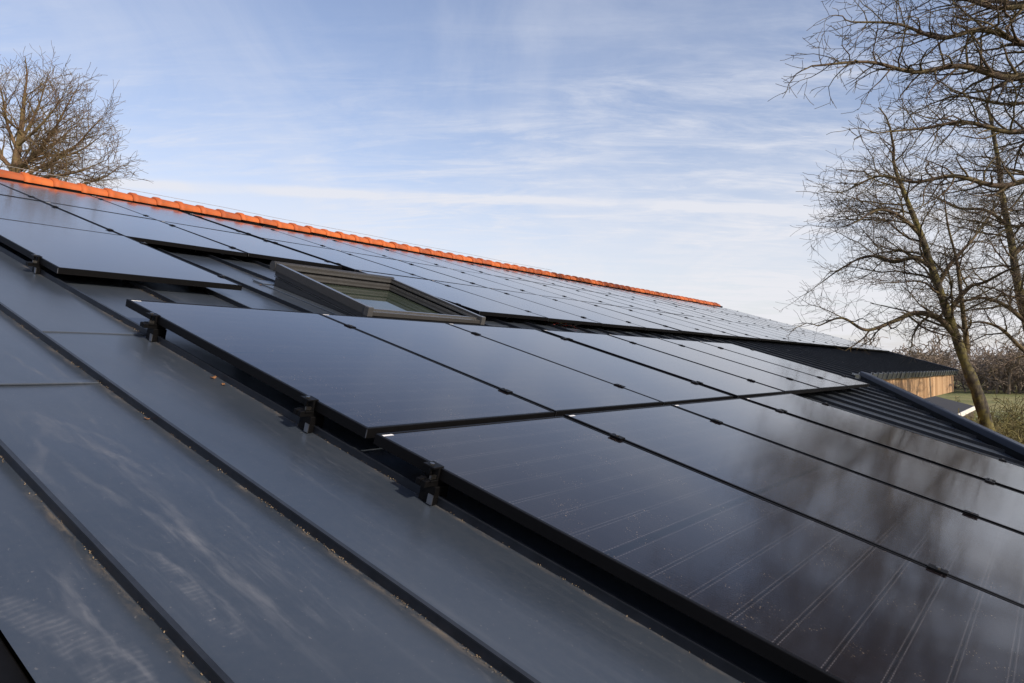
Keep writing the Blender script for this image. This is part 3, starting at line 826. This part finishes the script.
# ------------------------------------------------------------------ litter on the sheet
lr = np.random.default_rng(3)
mb = MB()
for s in edges[1:5]:
    N = 1100
    for q in range(N):
        V = lr.uniform(-0.6, 3.7) if s < 1.8 else lr.uniform(3.5, 4.9)
        dens = 0.35 + 0.65 * (math.sin(V * 3.1 + s * 9) * 0.5 + 0.5) * (1.0 if V < 2.75 else 0.5)
        if lr.random() > dens * (0.25 + 1.1 * max(0.0, math.sin(V * 17 + s * 31) * math.sin(V * 7.3 + s * 5))): continue
        U = s - 0.005 - abs(lr.normal(0, 0.005))
        a = lr.uniform(0, 6.28); L = lr.uniform(0.0008, 0.0026); W_ = lr.uniform(0.0005, 0.0012)
        dx, dy = math.cos(a) * L, math.sin(a) * L; ex, ey = -math.sin(a) * W_, math.cos(a) * W_
        z0 = SHEET + 0.002 + lr.uniform(0, 0.002); z1 = z0 + lr.uniform(-.0005, .003)
        mb.quad((U-dx-ex, V-dy-ey, z0), (U+dx-ex, V+dy-ey, z1), (U+dx+ex, V+dy+ey, z1), (U-dx+ex, V-dy+ey, z0))
lit = mb.build('litter', M_dirt, None, MR); tag(lit, kind='stuff')
tag(lit, 'fine tan litter gathered along the left foot of the near seams', 'litter')
LEAVES = [(1.60, 2.62, 'below the near field edge, the upper of a pair'), (1.595, 2.53, 'below the near field edge, the lower of a pair'), (1.14, 2.20, 'by the second seam near its fold'), (3.30, 4.98, 'at the upper left foot of the skylight'), (1.645, 1.72, 'beside the seam between two clamps')]
lf = None
for q, (U, V, tx) in enumerate(LEAVES):
    if lf is None:
        mb = MB()
        pts = [(0.018, 0), (0.010, 0.007), (0, 0.009), (-0.010, 0.006), (-0.016, 0), (-0.009, -0.007), (0.002, -0.009), (0.011, -0.006)]
        for i in range(len(pts)):
            a, c = pts[i], pts[(i + 1) % len(pts)]
            mb.quad((0, 0, 0.002), (a[0], a[1], 0.004 + 0.004 * math.sin(i * 1.9)), (c[0], c[1], 0.004 + 0.004 * math.sin((i + 1) % len(pts) * 1.9)))
        o = mb.build('fallen_leaf', M_leaf); lf = o
    else:
        o = lf.copy(); COL.objects.link(o)
    o.matrix_world = RT(U, V, SHEET + 0.003) @ Matrix.Rotation(q * 1.3, 4, 'Z') @ Matrix.Scale([1, .8, .6, .9, .6][q], 4)
    tag(o, 'small dry leaf on the sheet %s' % tx, 'leaf', 'fallen leaves')

# ------------------------------------------------------------------ trees
class Tubes:
    def __init__(s): s.V = []; s.F = []; s.n = 0
    def add(s, pts, rad, sides):
        pts = np.asarray(pts, float); rad = np.asarray(rad, float)
        tg = np.gradient(pts, axis=0); tg /= np.linalg.norm(tg, axis=1)[:, None] + 1e-9
        ref = np.array([0.31, 0.52, 0.80]); ax = tg.mean(0)
        if abs(ax @ ref) > 0.9 * np.linalg.norm(ax): ref = np.array([0.9, -0.3, 0.1])
        a = np.cross(tg, ref); a /= np.linalg.norm(a, axis=1)[:, None] + 1e-9
        c = np.cross(tg, a)
        an = np.arange(sides) * 2 * np.pi / sides
        ring = pts[:, None, :] + rad[:, None, None] * (a[:, None, :] * np.cos(an)[None, :, None] + c[:, None, :] * np.sin(an)[None, :, None])
        k = len(pts)
        i = np.arange(k - 1)[:, None] * sides; j = np.arange(sides)[None, :]; j2 = (j + 1) % sides
        f = np.stack([i + j, i + j2, i + sides + j2, i + sides + j], -1).reshape(-1, 4) + s.n
        s.V.append(ring.reshape(-1, 3)); s.F.append(f); s.n += k * sides
    def build(s, name, mat, parent=None, origin=None):
        V = np.concatenate(s.V); F = np.concatenate(s.F)
        if origin is not None: V = V - np.asarray(origin)[None, :]
        me = bpy.data.meshes.new(name)
        me.vertices.add(len(V)); me.vertices.foreach_set('co', V.astype(np.float32).ravel())
        me.loops.add(len(F) * 4); me.loops.foreach_set('vertex_index', F.astype(np.int32).ravel())
        me.polygons.add(len(F)); me.polygons.foreach_set('loop_start', np.arange(len(F), dtype=np.int32) * 4)
        me.polygons.foreach_set('use_smooth', np.ones(len(F), bool))
        me.materials.append(mat); me.update(calc_edges=True); me.validate()
        o = bpy.data.objects.new(name, me); COL.objects.link(o)
        if parent: o.parent = parent
        return o
def nrm(v): return v / (np.linalg.norm(v) + 1e-9)
def perp(d, rg):
    a = np.cross(d, rg.normal(size=3)); return nrm(a)
def grow(T, rg, p, d, L, r, lev, cfg):
    """one branch and all it carries; levels count up to cfg['max']"""
    mx = cfg['max']
    n = max(3, int(L / cfg['seg'][min(lev, len(cfg['seg']) - 1)]))
    step = L / n
    pts = [p]; dirs = [d]
    wob = cfg['wob'] * (0.8 + 0.35 * lev)
    for i in range(n):
        d = nrm(d + rg.normal(size=3) * wob * math.sqrt(step / 0.35) * 0.5 + np.array([0, 0, cfg['trop'][min(lev, len(cfg['trop']) - 1)]]) * step)
        p = p + d * step; pts.append(p); dirs.append(d)
    tt = np.linspace(0, 1, n + 1)
    rad = np.maximum(r * (1 - tt * 0.72), cfg['rmin'])
    T.add(pts, rad, 7 if lev <= 1 else (5 if lev == 2 else 3))
    if lev >= mx: return
    ns = max(2, int(L * cfg['dens'][min(lev, len(cfg['dens']) - 1)] * rg.uniform(0.8, 1.2)))
    side = rg.uniform(0, 6.28)
    for q in range(ns):
        t_ = 0.12 + 0.86 * (q + rg.uniform(0.1, 0.9)) / ns
        fi = t_ * n; i0 = min(int(fi), n - 1); fr_ = fi - i0
        bp_ = pts[i0] * (1 - fr_) + pts[i0 + 1] * fr_; bd = dirs[i0]
        side += 2.4 + rg.uniform(-.5, .5)
        a = perp(bd, rg) if lev == 0 else nrm(np.cross(bd, np.array([0.05, 0.03, 1.0])) * math.cos(side) * 1.25 + np.cross(np.cross(bd, np.array([0.05, 0.03, 1.0])), bd) * math.sin(side) * 0.75)
        an = R(rg.uniform(*cfg['ang']))
        cd_ = nrm(bd * math.cos(an) + a * math.sin(an))
        cl_ = L * cfg['ratio'] * rg.uniform(0.6, 1.15) * (1.0 - 0.55 * t_)
        if lev + 1 == mx: cl_ = max(min(cl_, cfg['twig'] * 1.6), cfg['twig'] * rg.uniform(0.5, 1.1))
        cr_ = max(r * (1 - t_ * 0.72) * 0.55, cfg['rmin'])
        grow(T, rg, bp_, cd_, cl_, cr_, lev + 1, cfg)
def spline(ctrl, n=7):
    c = [np.array(q, float) for q in ctrl]; c = [2*c[0]-c[1]] + c + [2*c[-1]-c[-2]]
    out = []
    for i in range(1, len(c) - 2):
        for q in range(n):
            t_ = q / n
            out.append(0.5 * ((2*c[i]) + (-c[i-1]+c[i+1])*t_ + (2*c[i-1]-5*c[i]+4*c[i+1]-c[i+2])*t_*t_ + (-c[i-1]+3*c[i]-3*c[i+1]+c[i+2])*t_**3))
    out.append(c[-2]); return out
def tree(name, label, trunk, r0, r1, limbs, auto, cfg, seed, mats, group=None):
    """trunk: list of points; limbs: (points, radius) big limbs with a known course; auto: (count, t0, t1, length, radius, elevation)"""
    rg = np.random.default_rng(seed)
    base = np.array(trunk[0], float)
    root = empty(name, Matrix.Translation(tuple(base))); tag(root, label, 'tree', group)
    TT, TC = Tubes(), Tubes()
    path = spline(trunk, 6)
    k = len(path); rr = r0 + (r1 - r0) * np.linspace(0, 1, k) ** 0.8
    rr = rr * (1 + 0.06 * np.sin(np.arange(k) * 1.3)); rr[0] *= 1.5; rr[1] *= 1.2
    TT.add(path, rr, 14)
    for ctrl, rad in limbs:
        lp = spline(ctrl, 6); m_ = len(lp)
        Ll = sum(np.linalg.norm(lp[i+1] - lp[i]) for i in range(m_ - 1))
        ra = np.maximum(rad * (1 - 0.82 * np.linspace(0, 1, m_)), cfg['rmin'] * 1.3)
        (TT if rad > 0.10 else TC).add(lp, ra, 8)
        ns = int(Ll * cfg['limbdens'])
        side = rg.uniform(0, 6)
        for q in range(ns):
            t_ = 0.10 + 0.90 * (q + rg.uniform(0, 1)) / ns
            i0 = min(int(t_ * (m_ - 1)), m_ - 2); bd = nrm(lp[i0 + 1] - lp[i0])
            side += 2.4
            s_ = np.cross(bd, np.array([0.02, 0.03, 1.0])); s_ = nrm(s_); up_ = np.cross(s_, bd)
            a = nrm(s_ * math.cos(side) * 1.2 + up_ * math.sin(side) * 0.8)
            an = R(rg.uniform(*cfg['ang']))
            grow(TC, rg, lp[i0] , nrm(bd * math.cos(an) + a * math.sin(an)), cfg['sublen'] * rg.uniform(0.55, 1.2) * (1 - 0.45 * t_), max(ra[i0] * 0.5, cfg['rmin']), cfg['limblev'], cfg)
        grow(TC, rg, lp[-1], nrm(lp[-1] - lp[-2]), cfg['sublen'] * 0.6, ra[-1], cfg['limblev'] + 1, cfg)
    cnt, t0, t1, ln, rad, el, azc, azw = auto
    az = rg.uniform(0, 6.28)
    for q in range(cnt):
        t_ = t0 + (t1 - t0) * (q + rg.uniform(0, 1)) / cnt
        i0 = min(int(t_ * (k - 1)), k - 1)
        az = azc + rg.uniform(-azw, azw)
        e = R(rg.uniform(el[0], el[1]))
        dd = np.array([math.sin(az) * math.cos(e), math.cos(az) * math.cos(e), math.sin(e)])
        grow(TC, rg, path[i0], dd, ln * rg.uniform(0.7, 1.15) * (1 - 0.4 * (t_ - t0) / (t1 - t0 + 1e-6)), rad * (1 - 0.5 * t_), 1, cfg)
    grow(TC, rg, path[-1], nrm(path[-1] - path[-2]), ln * 0.6, r1, 1, cfg)
    TT.build('trunk', mats[0], root, base); TC.build('crown', mats[1], root, base)
    return root
def wp(px, py, depth):
    """a point of the place from its bearing and its distance ahead"""
    v = Matrix.Rotation(R(2.052), 3, 'X') @ Vector(((px - 512) / 717.44, 1.0, -(py - 341.5) / 717.44))
    return tuple(CAM + v * (depth / v.y))
beech = dict(max=4, seg=[0.5, 0.30, 0.22, 0.16, 0.14], wob=0.34, trop=[0.02, 0.02, -0.02, 0.02, 0.05], rmin=0.0036, dens=[1.9, 4.6, 7.8, 8.0], ang=(32, 68), ratio=0.50, twig=0.42,
             limbdens=2.6, sublen=2.1, limblev=2)
# leaning tree behind the roof edge
DA = 18.0
def A_(px, py, dd=0): return wp(px, py, DA + dd)
tree('bare_tree', 'bare mossy tree leaning left, its trunk rising just right of the timber fascia',
     [(12.45, 18.2, 0), A_(990, 440), A_(978, 395), A_(966, 365), A_(951, 322), A_(936, 280), A_(921, 235), A_(909, 205), A_(896, 172)], 0.185, 0.045,
     [([A_(955, 335), A_(938, 318), A_(915, 313), A_(892, 322, -.3), A_(866, 330, -.6), A_(842, 318, -.9), A_(818, 326, -1.2)], 0.085),
      ([A_(967, 354), A_(966, 336), A_(963, 312), A_(960, 285), A_(956, 258), A_(948, 226), A_(944, 195)], 0.075),
      ([A_(932, 268), A_(915, 258), A_(893, 262, .5), A_(868, 256, 1.0), A_(842, 268, 1.4), A_(818, 285, 1.6)], 0.06),
      ([A_(921, 236), A_(900, 216), A_(878, 210, -.5), A_(856, 222, -1), A_(838, 228, -1.3)], 0.05),
      ([A_(948, 312), A_(968, 288), A_(985, 282, -.8), A_(1008, 270, -1.5), A_(1030, 262, -2)], 0.06),
      ([A_(938, 285), A_(952, 262), A_(972, 240, .8), A_(990, 215, 1.2), A_(1005, 190, 1.5)], 0.06)],
     (20, 0.42, 0.98, 3.0, 0.045, (10, 50), R(-70), R(90)), beech, 11, (M_bark, M_twig), 'bare trees right of the roof')
# tree at the right edge
DB = 21.0
def B2(px, py, dd=0): return wp(px, py, DB + dd)
tree('bare_tree', 'bare dark upright tree at the right edge, standing behind the leaning tree',
     [(15.9, 21.2, 0), B2(1050, 430), B2(1040, 370), B2(1026, 320), B2(1017, 280), B2(1011, 240), B2(1003, 200), B2(998, 160), B2(990, 115)], 0.20, 0.045,
     [([B2(1026, 322), B2(1006, 306), B2(985, 298), B2(962, 300, -.5), B2(940, 292, -1)], 0.07),
      ([B2(1040, 365), B2(1018, 345), B2(1000, 328), B2(980, 322), B2(965, 325, -.6)], 0.075),
      ([B2(1008, 225), B2(985, 210), B2(958, 208, .6), B2(930, 196, 1.2), B2(905, 200, 1.6)], 0.055),
      ([B2(1014, 255), B2(1035, 235), B2(1055, 205), B2(1072, 170)], 0.06)],
     (24, 0.34, 0.98, 3.0, 0.045, (5, 50), R(-60), R(130)), beech, 23, (M_bark, M_twig), 'bare trees right of the roof')
# nearer tree whose trunk stands right of the view, long limbs reaching in
DC = 12.0
def C2(px, py, dd=0): return wp(px, py, DC + dd)
oak = dict(beech); oak.update(wob=0.38, rmin=0.0042, sublen=1.45, limbdens=6.6, twig=0.30, ang=(34, 72), seg=[0.5, 0.24, 0.16, 0.11, 0.10], dens=[1.6, 3.6, 5.6, 6.5], trop=[0.02, 0.03, 0.05, 0.06, 0.08])
tree('bare_tree', 'near bare oak whose long limbs reach in over the top right corner',
     [(13.2, 11.6, 0), (13.1, 11.7, 2.5), (12.9, 11.8, 5.0), (12.8, 11.9, 7.5), (12.6, 12.0, 10.0), (12.5, 12.1, 12.5)], 0.34, 0.07,
     [([(12.9, 11.8, 8.0), C2(1120, 90), C2(1060, 72), C2(1010, 78), C2(960, 66), C2(915, 72), C2(868, 62, -.2), C2(812, 66, -.4)], 0.085),
      ([(12.8, 11.8, 8.8), C2(1100, 40), C2(1040, 48), C2(985, 30), C2(940, 38), C2(898, 24), C2(852, 22, -.3)], 0.075),
      ([(12.7, 11.9, 9.4), C2(1110, -20), C2(1050, 0), C2(1000, 8), C2(955, -4), C2(905, -12), C2(868, -22)], 0.07),
      ([(12.9, 11.8, 7.2), C2(1110, 140), C2(1060, 128), C2(1010, 132), C2(965, 122), C2(925, 128), C2(885, 132, -.3)], 0.07),
      ([(13.0, 11.8, 6.5), C2(1100, 190), C2(1050, 176), C2(1000, 186), C2(955, 176), C2(915, 182, .2), C2(880, 176, .3), C2(848, 190, .4)], 0.065),
      ([(12.9, 11.8, 7.6), C2(1110, 110, .8), C2(1060, 100, 1.2), C2(1005, 104, 1.4), C2(960, 96, 1.5), C2(930, 104, 1.6)], 0.06),
      ([(12.6, 12.0, 9.8), (10.8, 11.4, 11.0), (9.2, 11.2, 11.7), (8.0, 11.2, 12.0)], 0.09),
      ([(12.6, 12.0, 9.4), (11.0, 12.6, 10.4), (9.6, 13.2, 11.0), (8.4, 13.8, 11.4)], 0.08), ([(12.6, 12.0, 10.2), (11.4, 11.0, 11.6), (10.2, 9.9, 12.6), (9.2, 9.0, 13.2)], 0.08),
      ([(12.6, 12.0, 10.4), (11.8, 12.2, 12.4), (10.8, 12.4, 13.8), (9.8, 12.5, 14.6)], 0.08), ([(12.6, 12.0, 10.8), (12.4, 11.2, 12.8), (12.2, 10.6, 14.2), (11.8, 10.0, 15.2)], 0.08),
      ([(12.7, 11.9, 8.6), (12.0, 10.6, 9.8), (11.4, 9.6, 10.4), (10.9, 8.8, 10.8)], 0.08), ([(12.9, 11.8, 7.4), (12.6, 10.4, 8.4), (12.2, 9.2, 9.0), (12.0, 8.2, 9.4)], 0.08),
      ([(13.0, 11.8, 6.2), (13.0, 10.4, 7.0), (12.9, 9.0, 7.4), (12.8, 7.8, 7.8)], 0.08), ([(12.6, 12.0, 9.0), (13.6, 11.2, 10.6), (14.4, 10.4, 11.8), (15.2, 9.8, 12.6)], 0.08),
      ([(13.1, 11.7, 5.8), C2(1110, 232), C2(1060, 222), C2(1015, 226, .4), C2(985, 216, .6)], 0.055),
      ([(13.0, 11.8, 6.8), (14.2, 10.6, 7.8), (14.8, 9.4, 8.4), (15.4, 8.4, 9.2)], 0.07),
      ([(13.1, 11.7, 4.6), (13.5, 12.8, 5.2), (13.9, 14.0, 5.6), (14.4, 15.2, 6.0)], 0.06), ([(13.1, 11.7, 5.2), (13.2, 12.9, 6.0), (13.4, 14.2, 6.4), (13.8, 15.6, 6.9)], 0.06),
      ([(13.1, 11.7, 4.2), (14.0, 12.2, 4.9), (14.9, 12.9, 5.2), (15.8, 13.8, 5.6)], 0.06),
      ([(12.9, 11.8, 8.2), (14.4, 12.6, 9.4), (15.6, 13.4, 10.2), (16.6, 13.8, 11.4)], 0.07)],
     (22, 0.50, 0.98, 3.0, 0.05, (10, 60), R(60), R(170)), oak, 37, (M_bark, M_twig), 'bare trees right of the roof')
# golden tree behind the ridge
DD = 27.0
def D2_(px, py, dd=0): return wp(25 + (px - 25) * 1.08 - 12, py, DD + dd)
broom = dict(beech); broom.update(trop=[0.05, 0.10, 0.10, 0.10, 0.10], ang=(22, 52), rmin=0.0062, sublen=2.0, limbdens=5.2, twig=0.55, wob=0.30, dens=[1.7, 3.2, 5.4, 6.5])
tree('bare_tree', 'bare golden brown tree rising behind the orange ridge at the left',
     [(-18.7, 27.0, 0), D2_(14, 300), D2_(22, 200), D2_(27, 165), D2_(31, 140), D2_(34, 115), D2_(36, 92)], 0.27, 0.05,
     [([D2_(24, 185), D2_(45, 170), D2_(68, 158), D2_(88, 150), D2_(104, 138)], 0.085),
      ([D2_(26, 172), D2_(48, 152), D2_(62, 132), D2_(72, 112), D2_(82, 92)], 0.09),
      ([D2_(22, 200), D2_(50, 192), D2_(82, 186), D2_(108, 178), D2_(122, 168)], 0.075),
      ([D2_(26, 172), D2_(10, 150), D2_(0, 128), D2_(-8, 104), D2_(-12, 85)], 0.09),
      ([D2_(22, 195), D2_(-8, 178), D2_(-35, 165), D2_(-60, 145)], 0.09),
      ([D2_(30, 145), D2_(42, 122), D2_(50, 102), D2_(56, 80)], 0.07),
      ([D2_(29, 150), D2_(20, 125), D2_(16, 100), D2_(12, 82)], 0.07),
      ([D2_(27, 165), D2_(50, 158), D2_(78, 150), D2_(98, 128), D2_(108, 118)], 0.07), ([D2_(24, 185, -1), D2_(52, 178, -1.6), D2_(84, 172, -2), D2_(112, 160, -2)], 0.07),
      ([D2_(30, 145, -1), D2_(48, 128, -1.4), D2_(64, 108, -1.6), D2_(72, 94, -1.6)], 0.06),
      ([D2_(26, 175, 1), D2_(40, 160, 2), D2_(60, 145, 2.6), D2_(80, 130, 3)], 0.07)],
     (16, 0.40, 0.98, 2.2, 0.045, (20, 75), 0.0, R(180)), broom, 51, (M_twigG, M_twigG))

# ------------------------------------------------------------------ shrubs under the trees
def shrub(x, y, h, seed, label):
    rg = np.random.default_rng(seed)
    root = empty('shrub', Matrix.Translation((x, y, 0))); tag(root, label, 'shrub', 'shrubs under the trees')
    T = Tubes()
    cfg = dict(max=3, seg=[0.3, 0.25, 0.2, 0.2], wob=0.5, trop=[0.2, 0.12, 0.05, 0.0], rmin=0.009, dens=[3, 4.5, 5.5], ang=(25, 60), ratio=0.55, twig=0.35)
    for q in range(17):
        az = rg.uniform(0, 6.28); e = R(rg.uniform(35, 85))
        grow(T, rg, np.array([rg.uniform(-.3, .3), rg.uniform(-.3, .3), 0]), np.array([math.cos(az)*math.cos(e), math.sin(az)*math.cos(e), math.sin(e)]), h * rg.uniform(0.7, 1.1), 0.022, 1, cfg)
    T.build('crown', M_shrub, root)
SH = [(13.6, 19.4, 3.0, 'yellow green bare shrub right of the leaning trunk foot'), (15.0, 20.5, 3.2, 'tall twiggy shrub below the right edge tree'), (19.8, 27.0, 2.6, 'shrub among the brush well right of the shed'),
      (17.8, 24.5, 3.0, 'dense shrub at the right border beyond the oblique edge'), (22.6, 32.0, 2.6, 'small shrub far right in front of the pasture'), (19.5, 33.0, 2.6, 'farther shrub at the pasture edge right'),
      (14.2, 18.6, 3.1, 'low brush in front of the right edge tree'), (15.6, 22.6, 3.0, 'tangled brush just behind the right edge tree'), (18.9, 27.5, 2.9, 'brush at the right border before the pasture'), (12.9, 17.2, 3.1, 'low brush close behind the oblique edge')]
for i, (x_, y_, h_, tx) in enumerate(SH): shrub(x_, y_, h_, 70 + i, tx)

# ------------------------------------------------------------------ low shed roofs beyond the oblique edge
root = empty('garden_shed', Matrix.Translation((14.66, 24.0, 0)) @ Matrix.Rotation(math.atan2(0.796, 0.605), 4, 'Z'))   # x runs along the building, y to its left
tag(root, 'low shed with black felt roof and pale verge board behind the leaning trunk', 'shed')
LS, WS = 8.6, 1.5
mb = MB(); mb.hexa([(-.1, 0, 2.46), (LS, 0, 2.46), (LS, WS, 2.86), (-.1, WS, 2.86), (-.1, 0, 2.53), (LS, 0, 2.53), (LS, WS, 2.93), (-.1, WS, 2.93)])
mb.build('roof', M_shed, root)
mb = MB(); mb.box(-.12, LS + .02, -.045, -.003, 2.40, 2.56); mb.build('fascia', M_pale, root)
mb = MB(); mb.hexa([(0, .05, 0), (LS - .1, .05, 0), (LS - .1, WS - .05, 0), (0, WS - .05, 0), (0, .05, 2.47), (LS - .1, .05, 2.47), (LS - .1, WS - .05, 2.85), (0, WS - .05, 2.85)])
mb.build('wall', M_shedw, root)

# ------------------------------------------------------------------ wire fence across the pasture
fe = empty('wire_fence', Matrix.Translation((30, 44, 0))); tag(fe, 'low wire fence on dark posts crossing the pasture', 'fence')
for i in range(11):
    mb = MB(); mb.tube([(-22 + i * 4.5, i * 0.9, 0), (-22 + i * 4.5 + 0.03, i * 0.9, 1.25)], [0.06, 0.05], 7); mb.build('post', M_shedw, fe)
mb = MB()
for hh in (0.5, 0.85, 1.18): mb.tube([(-22 + i * 4.5, i * 0.9, hh) for i in range(11)], 0.006, 4)
mb.build('wire', M_wire, fe)

# ------------------------------------------------------------------ the far wood: one brown mass
rg = np.random.default_rng(91)
T = Tubes()
cfgF = dict(max=3, seg=[2.0, 1.4, 1.0, 1.0], wob=0.4, trop=[0.03, 0.03, 0.02, 0.02], rmin=0.045, dens=[1.7, 1.5, 1.6], ang=(20, 60), ratio=0.55, twig=1.3)
temps = []
for q in range(14):
    G = Tubes(); grow(G, rg, np.zeros(3), np.array([0, 0, 1.0]), rg.uniform(6.0, 8.0), 0.16, 0, cfgF)
    temps.append((np.concatenate(G.V), np.concatenate(G.F)))
for q in range(620):
    az = R(rg.uniform(20, 60)) if q < 520 else R(rg.uniform(-70, 20))
    ds = rg.uniform(135, 200)
    Vt, Ft = temps[int(rg.integers(14))]
    a_ = rg.uniform(0, 6.28); sc_ = rg.uniform(0.75, 1.25) * np.array([1.25, 1.25, 1.0])
    Rm = np.array([[math.cos(a_), -math.sin(a_), 0], [math.sin(a_), math.cos(a_), 0], [0, 0, 1]])
    T.V.append((Vt * sc_) @ Rm.T + np.array([math.sin(az) * ds, math.cos(az) * ds, 0])); T.F.append(Ft + T.n); T.n += len(Vt)
fo = T.build('far_wood', M_forest); tag(fo, 'brown leafless wood along the horizon beyond the pasture', 'wood', None, 'stuff')
